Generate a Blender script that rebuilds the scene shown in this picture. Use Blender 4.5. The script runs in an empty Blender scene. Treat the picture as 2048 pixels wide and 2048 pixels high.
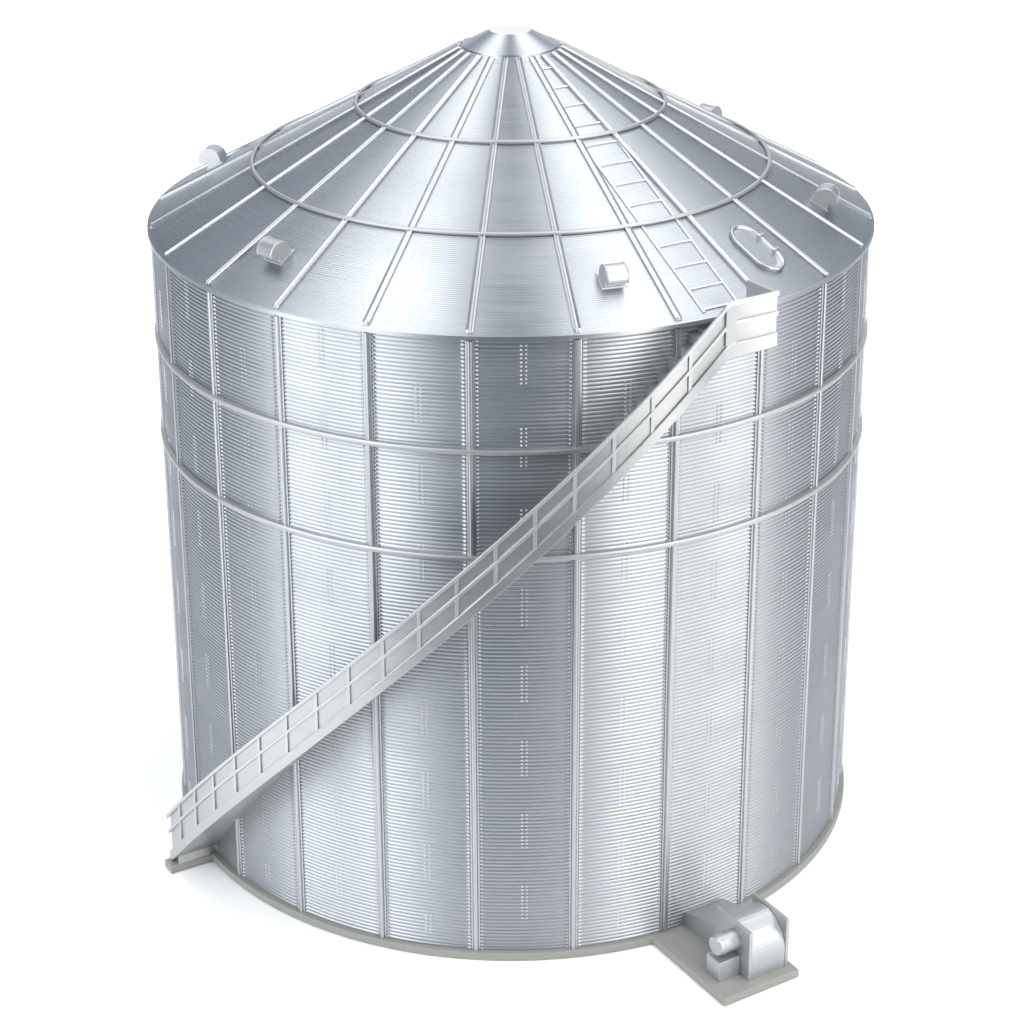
import bpy, bmesh, math, random
import numpy as np
from mathutils import Vector, Matrix

random.seed(4)
rad = math.radians
sc = bpy.context.scene

# ------------------------------------------------------------------ camera
EL = rad(21.22006)
DIST = math.exp(1.92284)
TZ = 1.35641
cam_d = bpy.data.cameras.new("camera")
cam = bpy.data.objects.new("camera", cam_d)
sc.collection.objects.link(cam)
cam_d.sensor_width = 36.0
cam_d.sensor_fit = 'HORIZONTAL'
cam_d.lens = 691.39015 * DIST / 2048.0 * 36.0
cam_d.shift_x = 0.00065
cam_d.shift_y = -310.35652 / 2048.0
cam_d.clip_end = 200.0
cam.location = (0.0, -DIST * math.cos(EL), TZ + DIST * math.sin(EL))
cam.rotation_euler = (Matrix.Rotation(math.pi / 2 - EL, 3, 'X') @ Matrix.Rotation(-0.00366, 3, 'Z')).to_euler()
sc.camera = cam

# ------------------------------------------------------------------ light: a photo studio
world = bpy.data.worlds.new("World")
sc.world = world
world.use_nodes = True
bg = world.node_tree.nodes["Background"]
bg.inputs[0].default_value = (0.70, 0.83, 1.0, 1)
bg.inputs[1].default_value = 0.23


def softbox(name, loc, target, sx, sy, radiance, color=(1, 1, 1)):
    d = bpy.data.lights.new(name, 'AREA')
    d.shape = 'RECTANGLE'
    d.size = sx
    d.size_y = sy
    d.energy = radiance * math.pi * sx * sy
    d.color = color
    o = bpy.data.objects.new(name, d)
    o.location = loc
    o.rotation_euler = (Vector(target) - Vector(loc)).to_track_quat('-Z', 'Y').to_euler()
    sc.collection.objects.link(o)
    return o


def pol(a, r, z):
    a = rad(a)
    return (r * math.sin(a), -r * math.cos(a), z)


WARM, COOL = (1.0, 0.985, 0.95), (0.97, 0.985, 1.0)
softbox("softbox_right", pol(36, 5.4, 2.6), (0, 0, 1.2), 1.6, 5.0, 5.6, WARM)
softbox("softbox_far_right", pol(66, 5.4, 2.6), (0, 0, 1.2), 2.0, 5.0, 3.4, WARM)
softbox("softbox_left", pol(-37, 5.4, 2.6), (0, 0, 1.2), 1.6, 5.0, 4.8, COOL)
softbox("softbox_far_left", pol(-61, 5.4, 2.6), (0, 0, 1.2), 1.3, 5.0, 5.2, COOL)
softbox("ceiling_right", (3.6, 1.2, 10.0), (3.6, 1.2, 0), 4.4, 15.0, 3.1)
softbox("ceiling_left", (-3.1, 0.0, 10.0), (-3.1, 0.0, 0), 3.4, 13.0, 3.4)
softbox("upper_back_fill_right", (5.4, 7.2, 9.4), (0, 0, 1.8), 5.0, 5.0, 0.6, (0.84, 0.92, 1.0))  # added pair of fill panels, lifting the dark sides of the roof
softbox("upper_back_fill_left", (-5.4, 7.2, 9.4), (0, 0, 1.8), 5.0, 5.0, 0.6, (0.80, 0.90, 1.0))
softbox("added_back_fill", (0, 11.0, 5.0), (0, 0, 2.0), 9.0, 4.5, 1.0)  # added fill, brightens the cap top and far roof sides
# lamps added to whiten the paper, above and behind the bin, facing away
softbox("background_fill_right", (3.8, 5.0, 6.0), (2.8, 11.0, 0), 4.0, 2.0, 11.0)
softbox("background_fill_left", (-3.8, 5.0, 6.0), (-2.8, 11.0, 0), 4.0, 2.0, 14.0)

sc.view_settings.view_transform = 'Standard'
sc.view_settings.look = 'None'
sc.view_settings.exposure = 0.15
sc.view_settings.gamma = 1.0
sc.view_settings.use_curve_mapping = False


# ------------------------------------------------------------------ materials
def new_mat(name):
    m = bpy.data.materials.new(name)
    m.use_nodes = True
    return m, m.node_tree, m.node_tree.nodes["Principled BSDF"]


def silver_material(name, base, rough, aniso, metallic=1.0, bump=0.0, zscale=420.0):
    m, nt, b = new_mat(name)
    N = nt.nodes.new
    L = nt.links.new
    b.inputs["Metallic"].default_value = metallic
    b.inputs["Anisotropic"].default_value = aniso
    b.inputs["Anisotropic Rotation"].default_value = 0.25
    geo = N("ShaderNodeNewGeometry")
    cr = N("ShaderNodeVectorMath"); cr.operation = 'CROSS_PRODUCT'
    cr.inputs[0].default_value = (0, 0, 1)
    L(geo.outputs["Position"], cr.inputs[1])
    nm = N("ShaderNodeVectorMath"); nm.operation = 'NORMALIZE'
    L(cr.outputs[0], nm.inputs[0])
    L(nm.outputs[0], b.inputs["Tangent"])
    # filament drawn round the axis: long in azimuth, thin in z
    mp = N("ShaderNodeVectorMath"); mp.operation = 'MULTIPLY'
    mp.inputs[1].default_value = (5.0, 5.0, zscale)
    L(geo.outputs["Position"], mp.inputs[0])
    no = N("ShaderNodeTexNoise"); no.inputs["Scale"].default_value = 1.0
    no.inputs["Detail"].default_value = 2.0
    L(mp.outputs[0], no.inputs["Vector"])
    mx = N("ShaderNodeMix"); mx.data_type = 'RGBA'
    mx.inputs["A"].default_value = tuple(c * 0.92 for c in base) + (1,)
    mx.inputs["B"].default_value = tuple(min(1, c * 1.08) for c in base) + (1,)
    L(no.outputs["Fac"], mx.inputs["Factor"])
    L(mx.outputs["Result"], b.inputs["Base Color"])
    mr = N("ShaderNodeMapRange")
    mr.inputs["To Min"].default_value = rough - 0.05
    mr.inputs["To Max"].default_value = rough + 0.05
    L(no.outputs["Fac"], mr.inputs["Value"])
    mp2 = N("ShaderNodeVectorMath"); mp2.operation = 'MULTIPLY'
    mp2.inputs[1].default_value = (1.6, 1.6, 9.0)
    L(geo.outputs["Position"], mp2.inputs[0])
    no2 = N("ShaderNodeTexNoise"); no2.inputs["Scale"].default_value = 1.0
    no2.inputs["Detail"].default_value = 4.0
    L(mp2.outputs[0], no2.inputs["Vector"])
    mr2 = N("ShaderNodeMapRange")
    mr2.inputs["From Min"].default_value = 0.3
    mr2.inputs["From Max"].default_value = 0.7
    mr2.inputs["To Min"].default_value = -0.06
    mr2.inputs["To Max"].default_value = 0.06
    L(no2.outputs["Fac"], mr2.inputs["Value"])
    ad = N("ShaderNodeMath"); ad.operation = 'ADD'
    L(mr.outputs[0], ad.inputs[0])
    L(mr2.outputs[0], ad.inputs[1])
    L(ad.outputs[0], b.inputs["Roughness"])
    if bump:
        bp = N("ShaderNodeBump")
        bp.inputs["Strength"].default_value = bump
        bp.inputs["Distance"].default_value = 0.002
        L(no.outputs["Fac"], bp.inputs["Height"])
        L(bp.outputs[0], b.inputs["Normal"])
    return m


SILVER = (0.418, 0.435, 0.458)
M_WALL = silver_material("silver_wall", SILVER, 0.46, 0.65)
M_ROOF = silver_material("silver_roof", SILVER, 0.44, 0.65, bump=0.10)
M_TRIM = silver_material("silver_trim", (0.50, 0.51, 0.525), 0.42, 0.3)
M_RIB = silver_material("silver_rib", (0.50, 0.51, 0.525), 0.40, 0.2)
M_STAIR = silver_material("silver_stair", (0.50, 0.505, 0.506), 0.38, 0.5, metallic=0.92)

M_BOLT_LIT = silver_material("silver_bolt_lit", (0.52, 0.53, 0.54), 0.5, 0.0, metallic=0.55)  # same print, lighter base paints the highlights on the bolt heads
M_RAIL_LIT = silver_material("silver_rail_lit", (0.56, 0.567, 0.575), 0.45, 0.2, metallic=0.85)  # stair silver lightened: light caught by rail and post edges, put into colour
M_RING = silver_material("silver_ring", (0.46, 0.465, 0.468), 0.5, 0.2, metallic=0.9)
M_FAN = silver_material("silver_fan", (0.46, 0.47, 0.485), 0.46, 0.2, metallic=0.9)
M_MATTE = silver_material("silver_matte", (0.62, 0.63, 0.64), 0.5, 0.0, metallic=0.2)

M_GREY, nt, b = new_mat("grey_plastic")
no = nt.nodes.new("ShaderNodeTexNoise"); no.inputs["Scale"].default_value = 60.0
tc = nt.nodes.new("ShaderNodeTexCoord")
nt.links.new(tc.outputs["Object"], no.inputs["Vector"])
mx = nt.nodes.new("ShaderNodeMix"); mx.data_type = 'RGBA'
mx.inputs["A"].default_value = (0.235, 0.235, 0.219, 1)
mx.inputs["B"].default_value = (0.275, 0.275, 0.256, 1)
nt.links.new(no.outputs["Fac"], mx.inputs["Factor"])
nt.links.new(mx.outputs["Result"], b.inputs["Base Color"])
b.inputs["Roughness"].default_value = 0.5

M_FLOOR, nt, b = new_mat("white_paper")
no = nt.nodes.new("ShaderNodeTexNoise"); no.inputs["Scale"].default_value = 3.0
mx = nt.nodes.new("ShaderNodeMix"); mx.data_type = 'RGBA'
mx.inputs["A"].default_value = (0.90, 0.90, 0.90, 1)
mx.inputs["B"].default_value = (0.92, 0.92, 0.92, 1)
nt.links.new(no.outputs["Fac"], mx.inputs["Factor"])
nt.links.new(mx.outputs["Result"], b.inputs["Base Color"])
b.inputs["Roughness"].default_value = 0.9
b.inputs["Specular IOR Level"].default_value = 0.1


# ------------------------------------------------------------------ mesh helpers
class MB:
    """collects verts and faces of one mesh"""
    def __init__(self):
        self.v = []
        self.f = []
        self.s = []

    def sweep(self, secs, caps=True, closed=False, smooth=False):
        base = len(self.v)
        n = len(secs)
        m = len(secs[0])
        for s in secs:
            self.v.extend(s)
        rng = n if closed else n - 1
        for i in range(rng):
            j = (i + 1) % n
            for k in range(m):
                l = (k + 1) % m
                self.f.append((base + i * m + k, base + i * m + l, base + j * m + l, base + j * m + k))
                self.s.append(smooth)
        if caps and not closed:
            self.f.append(tuple(base + k for k in range(m))[::-1]); self.s.append(False)
            self.f.append(tuple(base + (n - 1) * m + k for k in range(m))); self.s.append(False)

    def box(self, fn, x0, x1, y0, y1, z0, z1):
        c = [(x0, y0, z0), (x1, y0, z0), (x1, y1, z0), (x0, y1, z0),
             (x0, y0, z1), (x1, y0, z1), (x1, y1, z1), (x0, y1, z1)]
        b = len(self.v)
        self.v.extend(fn(*p) for p in c)
        for q in ((0, 3, 2, 1), (4, 5, 6, 7), (0, 1, 5, 4), (1, 2, 6, 5), (2, 3, 7, 6), (3, 0, 4, 7)):
            self.f.append(tuple(b + i for i in q)); self.s.append(False)

    def build(self, name, mat, parent=None, bevel=0.0, label=None, fix=True):
        me = bpy.data.meshes.new(name)
        me.from_pydata([tuple(p) for p in self.v], [], self.f)
        me.polygons.foreach_set("use_smooth", self.s)
        if fix:
            bm = bmesh.new(); bm.from_mesh(me)
            bmesh.ops.recalc_face_normals(bm, faces=bm.faces)
            bm.to_mesh(me); bm.free()
        me.materials.append(mat)
        o = bpy.data.objects.new(name, me)
        sc.collection.objects.link(o)
        if parent is not None:
            o.parent = parent
        if bevel:
            md = o.modifiers.new("bevel", 'BEVEL')
            md.width = bevel; md.segments = 2; md.limit_method = 'ANGLE'; md.angle_limit = rad(40)
        if label:
            o["label"] = label
        return o


def copy_part(o, parent, rz):
    c = o.copy()
    sc.collection.objects.link(c)
    c.parent = parent
    c.rotation_euler = (0, 0, rad(rz))
    return c


# ------------------------------------------------------------------ setting: white paper floor
fm = MB()
fm.v = [(-14, -2.35, 0), (14, -2.35, 0), (14, 22, 0), (-14, 22, 0)]
fm.f = [(0, 1, 2, 3)]; fm.s = [False]
floor = fm.build("floor", M_FLOOR, fix=False)
floor["kind"] = "structure"

# ------------------------------------------------------------------ dimensions of the bin
H = 1.7925          # underside of the eave
TE = 0.010          # eave thickness
RE = 1.0168         # eave radius
SL = 0.5363         # roof slope
RC = 0.059          # flat top of the cap
ZB = 0.024          # top of the base plate
PH = -5.777         # azimuth of the seam nearest the camera, then every 15 degrees
PITCH = 0.01105


def roof_z(r):
    return H + TE + (RE - r) * SL


bin_root = bpy.data.objects.new("grain_bin", None)
sc.collection.objects.link(bin_root)
bin_root["label"] = "silver model grain bin with ribbed wall, conical roof and spiral stair on a grey base"
bin_root["category"] = "grain bin"

# ------------------------------------------------------------------ base plate with two tabs
FAN_A = 31.72


def fan(u, t, z):
    a = rad(FAN_A)
    return (u * math.sin(a) + t * math.cos(a), -u * math.cos(a) + t * math.sin(a), z)


def foot(u, t, z):
    a = rad(-59.9)
    return (u * math.sin(a) + t * math.cos(a), -u * math.cos(a) + t * math.sin(a), z)


RB = 1.0165
outline = []
fan_lo, fan_hi = -0.172, 0.075
a = -180.0
a_f0 = FAN_A + math.degrees(math.asin(fan_lo / RB))
a_f1 = FAN_A + math.degrees(math.asin(fan_hi / RB))
a_s0 = -59.9 + math.degrees(math.asin(-0.024 / RB))
a_s1 = -59.9 + math.degrees(math.asin(0.024 / RB))
while a < 180:
    if not (a_f0 <= a <= a_f1 or a_s0 <= a <= a_s1):
        outline.append(pol(a, RB, 0))
    nxt = a + 1.0
    if a < a_s0 <= nxt:
        for u, t in ((math.sqrt(RB**2 - .024**2), -.024), (1.146, -.024), (1.146, .024), (math.sqrt(RB**2 - .024**2), .024)):
            outline.append(foot(u, t, 0))
        a = a_s1 + 0.3; continue
    if a < a_f0 <= nxt:
        for u, t in ((math.sqrt(RB**2 - fan_lo**2), fan_lo), (1.328, fan_lo), (1.328, fan_hi), (math.sqrt(RB**2 - fan_hi**2), fan_hi)):
            outline.append(fan(u, t, 0))
        a = a_f1 + 0.3; continue
    a = nxt
bmsh = MB()
bmsh.sweep([[(x, y, 0.0015) for x, y, _ in outline], [(x, y, ZB) for x, y, _ in outline]])
base = bmsh.build("base_plate", M_GREY, bin_root, bevel=0.003, label="matte warm grey base plate with two tabs")

# ------------------------------------------------------------------ corrugated wall
def build_wall():
    azs = []
    for k in range(24):
        s = PH + 15 * k
        azs += [s, s + 0.62, s + 0.72, s + 0.82, s + 0.92, s + 1.02, s + 1.15, s + 1.5]
        azs += list(np.arange(s + 2.1, s + 13.2, 0.555))
        azs += [s + 13.5, s + 13.85, s + 13.98, s + 14.08, s + 14.18, s + 14.28, s + 14.38]
    azs = np.array(azs)
    rel = (azs - PH) % 15.0
    d = np.minimum(rel, 15.0 - rel)
    bead = np.sqrt(np.clip(1 - ((d - 0.86) / 0.18) ** 2, 0, 1))       # the lapped edge of each sheet
    nrow = 160
    t6 = np.array([0.0, 0.13, 0.22, 0.36, 0.5, 0.64, 0.78, 0.87])
    h6 = np.array([-0.0016, -0.0001, 0.0005, 0.0009, 0.0010, 0.0009, 0.0005, -0.0001])
    zt = np.concatenate([np.arange(nrow)[:, None] + t6[None, :]]).ravel()
    zt = np.append(zt, nrow)
    z = H - 0.002 - zt * PITCH
    z[-1] = ZB - 0.004
    prof = np.append(np.tile(h6, nrow), h6[0])
    R = 1.0 + prof[:, None] + bead[None, :] * (0.0012 + prof[:, None] * 1.5)
    ar = np.radians(azs)
    X = R * np.sin(ar)[None, :]
    Y = -R * np.cos(ar)[None, :]
    Zm = np.repeat(z[:, None], len(azs), 1)
    co = np.stack([X, Y, Zm], -1).reshape(-1, 3)
    nz, na = R.shape
    i, j = np.meshgrid(np.arange(nz - 1), np.arange(na), indexing='ij')
    j2 = (j + 1) % na
    quads = np.stack([i * na + j, (i + 1) * na + j, (i + 1) * na + j2, i * na + j2], -1).reshape(-1, 4)
    # bolt heads: ten rows of two, staggered from sheet to sheet
    bv, bf = [], []
    nv = len(co)
    for k in range(24):
        mid = PH + 15 * k + 7.5
        off = 0 if k % 2 == 0 else 10
        for row in range(160):
            if (row - 1 - off) % 20 >= 10 or row < 1:
                continue
            zc = H - 0.002 - (row + 0.5) * PITCH
            if zc < 0.07 or abs(zc - 1.4929) < 0.012 or abs(zc - 1.2005) < 0.012:
                continue
            for da, w in ((-0.36, 0.0036), (0.36, 0.0028)):
                c = pol(mid + da, 1.0018, zc)
                ta = rad(mid + da)
                tx, ty = math.cos(ta), math.sin(ta)
                nx, ny = math.sin(ta), -math.cos(ta)
                b0 = nv + len(bv)
                for rr, hh in ((1.0, -0.001), (0.8, 0.0010), (0.4, 0.0018)):
                    for q in range(6):
                        an = q * math.pi / 3
                        du, dz = math.cos(an) * w * rr, math.sin(an) * 0.0034 * rr
                        bv.append((c[0] + tx * du + nx * hh, c[1] + ty * du + ny * hh, zc + dz))
                for q in range(6):
                    q2 = (q + 1) % 6
                    bf.append((b0 + q, b0 + q2, b0 + 6 + q2, b0 + 6 + q))
                    bf.append((b0 + 6 + q, b0 + 6 + q2, b0 + 12 + q2, b0 + 12 + q))
                bf.append(tuple(b0 + 12 + q for q in range(6)))
    co = np.concatenate([co, np.array(bv)])
    me = bpy.data.meshes.new("wall")
    nq = len(quads)
    lens = np.array([4] * nq + [len(f) for f in bf])
    loops = np.concatenate([quads.ravel(), np.array([i for f in bf for i in f])])
    me.vertices.add(len(co)); me.vertices.foreach_set("co", co.astype(np.float32).ravel())
    me.loops.add(len(loops)); me.loops.foreach_set("vertex_index", loops.astype(np.int32))
    me.polygons.add(len(lens))
    me.polygons.foreach_set("loop_start", np.concatenate([[0], np.cumsum(lens)[:-1]]).astype(np.int32))
    me.polygons.foreach_set("loop_total", lens.astype(np.int32))
    me.update(calc_edges=True)
    me.polygons.foreach_set("use_smooth", [True] * (nq + len(bf)))
    me.materials.append(M_WALL)
    me.materials.append(M_BOLT_LIT)
    me.polygons.foreach_set('material_index', np.array([0] * nq + [1] * len(bf), dtype=np.int32))
    o = bpy.data.objects.new("wall", me)
    sc.collection.objects.link(o)
    o.parent = bin_root
    return o


wall = build_wall()

# vertical stiffeners over every sheet joint
st = MB()
prof = [(-0.0118, 0.9985), (-0.0118, 1.0040), (-0.0080, 1.0048), (-0.0062, 1.0035), (-0.0050, 1.0085), (-0.0020, 1.0097),
        (0.0020, 1.0097), (0.0050, 1.0085), (0.0062, 1.0035), (0.0080, 1.0048), (0.0118, 1.0040), (0.0118, 0.9985)]
ps = []
for z in (ZB - 0.003, H - 0.006):
    ps.append([(x, -r, z) for x, r in prof])
st.sweep(ps)
stiff0 = st.build("stiffener", M_TRIM, wall)
stiff0.rotation_euler = (0, 0, rad(PH))
for k in range(1, 24):
    copy_part(stiff0, wall, PH + 15 * k)


def torus(mb, rfun, zfun, cross, n=288, smooth=True):
    secs = []
    for k in range(n):
        a = 360.0 * k / n
        secs.append([pol(a, rr, zz) for rr, zz in cross])
    mb.sweep(secs, caps=False, closed=True, smooth=smooth)


def ring(name, r, z, hw, parent, mat, squash=1.0):
    mb = MB()
    cross = [(r + hw * math.cos(q * math.pi / 5), z + squash * hw * math.sin(q * math.pi / 5)) for q in range(10)]
    torus(mb, None, None, cross)
    return mb.build(name, mat, parent)


for z in (1.4935, 1.2010):
    rb = MB()
    torus(rb, None, None, [(1.000, z - .0078), (1.0125, z - .0066), (1.0138, z - .0040), (1.0140, z), (1.0138, z + .0040), (1.0125, z + .0066), (1.000, z + .0078)])
    rg = rb.build("wind_ring", M_RING, wall)
    md = rg.modifiers.new("edge", 'EDGE_SPLIT'); md.split_angle = rad(40)

# ------------------------------------------------------------------ roof
RCAP = 0.1315       # lower edge of the cap
rm = MB()
na = 288
LAY = 0.00602       # one printed layer, measured along the radius
secs = []
prof_ = []
r_ = RCAP - 0.012
while r_ < RE - LAY:
    for t_, h_ in ((0.0, -0.0006), (0.25, 0.0), (0.75, 0.0)):
        prof_.append((r_ + t_ * LAY, roof_z(r_ + t_ * LAY) + h_))
    r_ += LAY
cross = prof_ + [(RE, roof_z(RE)), (RE + 0.0005, H), (0.99, H), (0.99, H + 0.004)]
torus(rm, None, None, cross, n=na, smooth=True)
roof = rm.build("roof", M_ROOF, bin_root)
md = roof.modifiers.new("edge", 'EDGE_SPLIT'); md.split_angle = rad(35)

cm = MB()
zc = roof_z(RC) + 0.003
cr_ = [(RCAP + 0.002, roof_z(RCAP + 0.002)), (RCAP + 0.001, roof_z(RCAP) + 0.0032), (RC, zc), (RC - 0.002, zc + 0.0012)]
torus(cm, None, None, cr_ + [(0.0005, zc + 0.0012), (0.0005, zc - 0.01)], n=120, smooth=True)
cap = cm.build("roof_cap", M_ROOF, roof)
cap.data.materials.append(M_MATTE)
for p in cap.data.polygons:
    if p.center.z > zc and p.normal.z > 0.9:
        p.material_index = 1
md = cap.modifiers.new("edge", 'EDGE_SPLIT'); md.split_angle = rad(25)

# radial ribs
CS, SN = 1 / math.sqrt(1 + SL * SL), SL / math.sqrt(1 + SL * SL)


def on_roof(a, r, t, h):
    """point at radius r along azimuth a, t sideways, h above the sheet"""
    ar = rad(a)
    z = roof_z(r) + h * CS
    r2 = r + h * SN
    return (r2 * math.sin(ar) + t * math.cos(ar), -r2 * math.cos(ar) + t * math.sin(ar), z)


def rib_mesh():
    mb = MB()
    rows = [(RCAP + 0.005, 0.006, 0.3), (RCAP + 0.010, 0.0085, 1.0), (0.30, 0.0085, 1.0), (0.6, 0.0088, 1.0), (1.0035, 0.009, 1.0), (1.009, 0.007, 0.3)]
    secs = []
    for r, w, hs in rows:
        h = 0.0075 * hs
        secs.append([on_roof(0, r, t, hh) for t, hh in ((-w, -0.003), (-w, h * 0.75), (-w * 0.6, h), (-w * 0.25, h * 0.62), (w * 0.25, h * 0.62),
                                                        (w * 0.6, h), (w, h * 0.75), (w, -0.003))])
    mb.sweep(secs)
    return mb


rib0 = rib_mesh().build("rib", M_RIB, roof)
rib0.rotation_euler = (0, 0, rad(PH))
for k in range(1, 24):
    copy_part(rib0, roof, PH + 15 * k)
for r in (0.4293, 0.7212):
    ring("roof_ring", r, roof_z(r) + 0.0060, 0.0060, roof, M_RING)

# ladder lying on the sheet
lm = MB()
LA = FAN_A


def ladder_pt(u, t, h):
    r = math.hypot(u, t)
    a = LA + math.degrees(math.atan2(t, u))
    return on_roof(a, r, 0, h)


def ladder_bar(u0, t0, u1, t1, w, h):
    n = 14
    secs = []
    dx, dt = u1 - u0, t1 - t0
    l = math.hypot(dx, dt)
    px, pt = -dt / l * w, dx / l * w
    for i in range(n + 1):
        u = u0 + dx * i / n
        t = t0 + dt * i / n
        secs.append([ladder_pt(u - px, t - pt, -0.002), ladder_pt(u - px, t - pt, h), ladder_pt(u + px, t + pt, h), ladder_pt(u + px, t + pt, -0.002)])
    lm.sweep(secs)


for s in (-1, 1):
    ladder_bar(0.172, s * 0.172 * 0.118, 0.425, s * 0.050, 0.0034, 0.0028)
    ladder_bar(0.425, s * 0.052, 0.998, s * 0.054, 0.0042, 0.0030)
for u in (0.183, 0.252, 0.316, 0.385, 0.452, 0.520, 0.587, 0.656, 0.790, 0.858, 0.927, 0.990):
    hw = min(0.052, u * math.tan(rad(7.5)))
    ladder_bar(u, -hw, u, hw, 0.0034, 0.0032)
ladder = lm.build("ladder", M_RIB, roof, bevel=0.0016)

# oval hatch with two hinges
hm = MB()
HA = 46.72


def hatch_loop(ru, h, du=0.0):
    pts = []
    hl = 0.030
    for i in range(40):
        if i < 20:
            an = -math.pi / 2 + math.pi * i / 19
            u, t = hl + math.cos(an) * ru, math.sin(an) * ru
        else:
            an = math.pi / 2 + math.pi * (i - 20) / 19
            u, t = -hl + math.cos(an) * ru, math.sin(an) * ru
        u = 0.869 + u
        r = math.hypot(u, t)
        a = HA + math.degrees(math.atan2(t, u))
        pts.append(on_roof(a, r, 0, h))
    return pts


hm.sweep([hatch_loop(.047, -.003), hatch_loop(.047, .0095), hatch_loop(.0455, .0120), hatch_loop(.0405, .0120), hatch_loop(.0395, .0045), hatch_loop(.030, .0040)])
hatch = hm.build("hatch", M_RIB, roof)
hatch.data.materials.append(M_ROOF)
for p in hatch.data.polygons:
    if p.index >= 4 * 40 + 40 or len(p.vertices) > 4:
        p.material_index = 1
    elif p.index < 160:
        p.use_smooth = True
hg = MB()


def hinge_fn(u, t, z):
    U = 0.869 + u
    r = math.hypot(U, t)
    return on_roof(HA + math.degrees(math.atan2(t, U)), r, 0, z)


for u in (-0.026, 0.024):
    hg = MB()
    hg.box(hinge_fn, u - .004, u + .004, .033, .054, -.001, .0160)
    hg.build("hinge", M_RIB, hatch, bevel=.002)

# hooded vents
VR = 0.885


def vent_mesh():
    mb = MB()
    cz, cr = 0.024, 0.0335
    prof = [(-0.034, 0.010)]
    for i in range(21):
        an = math.pi - (math.pi + 0.12) * i / 20
        prof.append((math.cos(an) * cr, cz + math.sin(an) * cr))
    prof += [(0.030, 0.0155), (0.0065, 0.0155), (0.0045, -0.008)]
    def P(u, w, t):
        return (t, -(VR + u), roof_z(VR) + w)
    hw = 0.029
    secs = []
    for t, s in ((-hw, 1.0), (-hw + 0.003, 1.04), (-hw + 0.004, 1.0), (hw - 0.004, 1.0), (hw - 0.003, 1.04), (hw, 1.0)):
        secs.append([P(u * s, cz + (w - cz) * s, t) for u, w in prof])
    base_i = len(mb.v)
    mb.sweep(secs, caps=True, smooth=False)
    # foot flange along the slope
    def F(u, t, h):
        return (t, -(VR + u), roof_z(VR + u) + h)
    mb.box(F, -0.042, 0.0075, -hw - 0.005, hw + 0.005, -0.002, 0.0045)
    return mb


vent0 = vent_mesh().build("vent", M_FAN, roof, bevel=.0008)
vent0.rotation_euler = (0, 0, rad(-43.28))
for k in range(1, 6):
    copy_part(vent0, roof, -43.28 + 60 * k)

# ------------------------------------------------------------------ staircase round the wall
RO = 1.134
AZ0, AZ1, AZ2 = -60.6, 27.4, 35.4


def z_low(a):
    return min(max(1.196 + 0.0195 * a, ZB - 0.001), 1.741)


def z_top(a):
    return min(1.338 + 0.0193 * a + 0.008, 1.886) if a < AZ1 + .8 else 1.886


def arange(a0, a1, step=1.0):
    n = max(1, int(round((a1 - a0) / step)))
    return [a0 + (a1 - a0) * i / n for i in range(n + 1)]


def band(name, a0, a1, r0, r1, lo, hi, parent, mat, bevel=0.0, step=1.0):
    mb = MB()
    secs = []
    for a in arange(a0, a1, step):
        secs.append([pol(a, r0, lo(a)), pol(a, r1, lo(a)), pol(a, r1, hi(a)), pol(a, r0, hi(a))])
    mb.sweep(secs)
    return mb.build(name, mat, parent, bevel=bevel)


# treads, soffit and landing as one stepped body
tm = MB()
secs = []
aa = -58.8
step = 1.6
while aa < AZ1 - 0.01:
    a1 = min(aa + step, AZ1)
    top = z_low(a1) + 0.038
    for a in (aa + 1e-3, a1 - 1e-3):
        lo = z_low(a)
        secs.append([pol(a, 0.994, lo), pol(a, 1.121, lo), pol(a, 1.121, top), pol(a, 0.994, top)])
    aa = a1
for a in arange(AZ1 + 0.05, AZ2 - 0.3, 1.0):
    secs.append([pol(a, 0.994, 1.741), pol(a, 1.121, 1.741), pol(a, 1.121, 1.778), pol(a, 0.994, 1.778)])
tm.sweep(secs)
tm.box(lambda a, r, z: pol(a, r, z), -60.3, -58.8, 0.994, 1.121, ZB - 0.001, 0.052)
stairs = tm.build("staircase", M_STAIR, bin_root)
stairs["label"] = "spiral stair with solid railing climbing round the front of the wall"

band("side_panel", AZ0 + .5, AZ2, 1.1235, 1.1270, lambda a: z_low(a) + 0.03, lambda a: z_top(a) - 0.004, stairs, M_STAIR)
band("stringer", AZ0 + .3, AZ2, 1.1160, RO, z_low, lambda a: max(z_low(a) + 0.036, ZB + 0.03), stairs, M_STAIR, bevel=.0012)
band("handrail", AZ0 - .3, AZ2 + .05, 1.1260, RO + .0003, lambda a: z_top(a) - 0.012, z_top, stairs, M_RAIL_LIT, bevel=.0012)
band("middle_rail", AZ0, AZ2 + .05, 1.1265, RO - .0010, lambda a: z_top(a) - 0.064, lambda a: z_top(a) - 0.053, stairs, M_RAIL_LIT, bevel=.001)
for i in range(17):
    a = -56.3 + i * 4.93
    hw = 0.24
    mb = MB()
    secs = []
    for q in (a - hw, a + hw):
        secs.append([pol(q, 1.1265, z_low(q) + 0.030), pol(q, RO - .0022, z_low(q) + 0.030), pol(q, RO - .0022, z_top(q) - 0.008), pol(q, 1.1265, z_top(q) - 0.008)])
    mb.sweep(secs)
    mb.build("post", M_RAIL_LIT, stairs, bevel=.0008)
mb = MB()
secs = []
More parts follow.
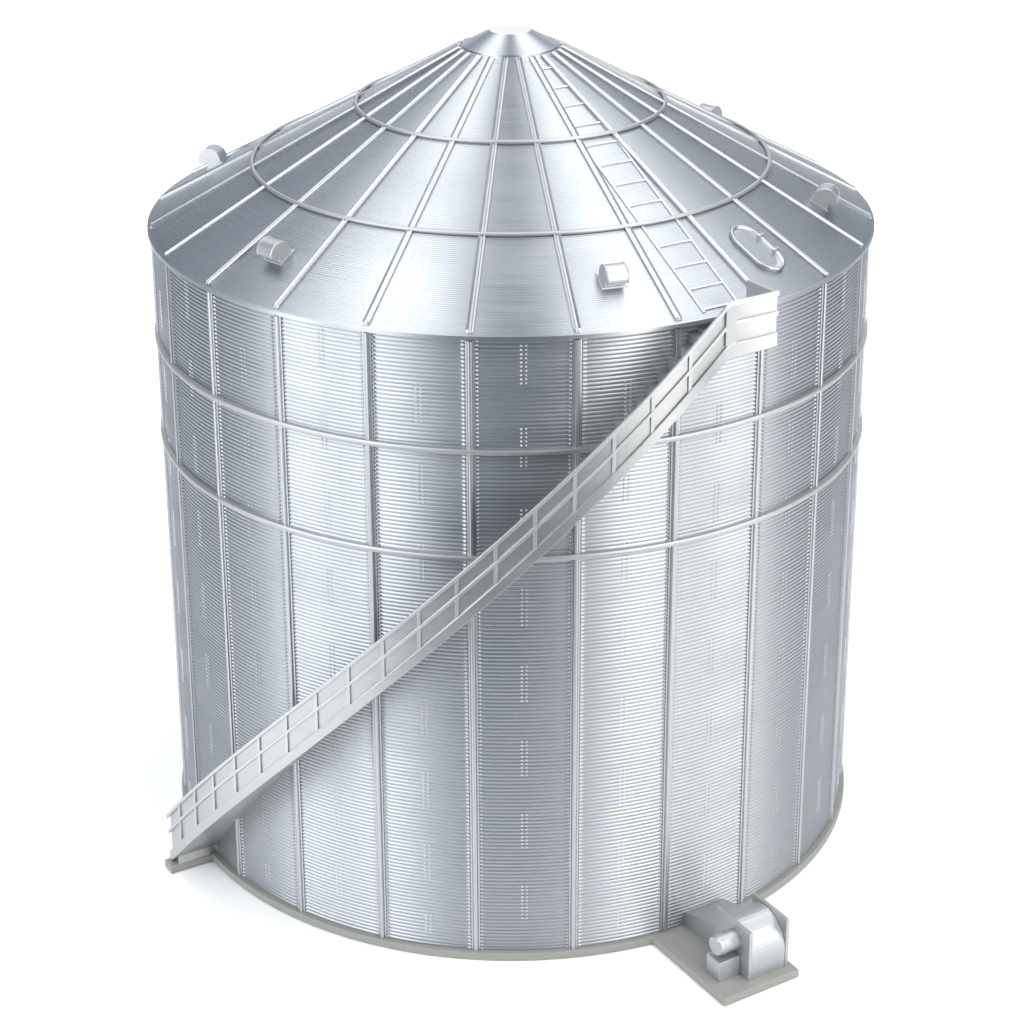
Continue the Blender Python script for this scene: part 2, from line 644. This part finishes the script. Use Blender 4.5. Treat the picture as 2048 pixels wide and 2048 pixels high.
for q in arange(AZ1 + .0, AZ1 + 1.6, .4):
    secs.append([pol(q, 1.1265, 1.770), pol(q, RO - .001, 1.770), pol(q, RO - .001, z_top(q) - 0.008), pol(q, 1.1265, z_top(q) - 0.008)])
mb.sweep(secs)
mb.build("post", M_STAIR, stairs, bevel=.0008)
mb = MB()
mb.box(lambda a, r, z: pol(a, r, z), AZ2 - .35, AZ2 + .15, 1.019, 1.1215, 1.741, 1.882)
mb.build("end_panel", M_STAIR, stairs)

# ------------------------------------------------------------------ blower fan on its tab
# inlet duct
dm = MB()
dm.sweep([[fan(0.99, t, z) for t, z in ((-.066, ZB - .001), (.058, ZB - .001), (.058, .062), (-.066, .062))],
          [fan(1.150, t, z) for t, z in ((-.066, ZB - .001), (.058, ZB - .001), (.058, .114), (-.066, .114))]])
blower = bpy.data.objects.new("blower_fan", None)
sc.collection.objects.link(blower)
blower.parent = bin_root
blower["label"] = "small centrifugal blower fan on the wide base tab"
dm.build("duct", M_FAN, blower, bevel=.001)
for t0 in (-.0720, .0495):
    mb = MB()
    mb.box(fan, 1.147, 1.298, t0, t0 + .0100, ZB - .001, .171)
    mb.build("side_plate", M_FAN, blower, bevel=.0015)
mb = MB()
prof = [(1.150, ZB - .001), (1.296, ZB - .001), (1.296, .075)]
for i in range(17):
    an = math.radians(5 + (128 - 5) * i / 16)
    prof.append((1.207 + .089 * math.cos(an), .078 + .088 * math.sin(an)))
prof += [(1.150, .138)]
mb.sweep([[fan(u, t, z) for u, z in prof] for t in (-.0615, .0490)])
mb.build("housing", M_FAN, blower)
mb = MB()
mb.box(fan, 1.203, 1.261, -.141, -.0722, ZB - .001, .083)
mb.build("motor_stand", M_FAN, blower, bevel=.0015)
mb = MB()
secs = []
for t, r in ((-.0722, .0275), (-.114, .0275), (-.1145, .0288), (-.120, .0288), (-.1205, .0275), (-.134, .0275), (-.138, .0245)):
    secs.append([fan(1.233 + r * math.cos(q * math.pi / 12), t, .121 + r * math.sin(q * math.pi / 12)) for q in range(24)])
mb.sweep(secs, smooth=True)
mo = mb.build("motor", M_FAN, blower)
md = mo.modifiers.new("edge", 'EDGE_SPLIT'); md.split_angle = rad(30)
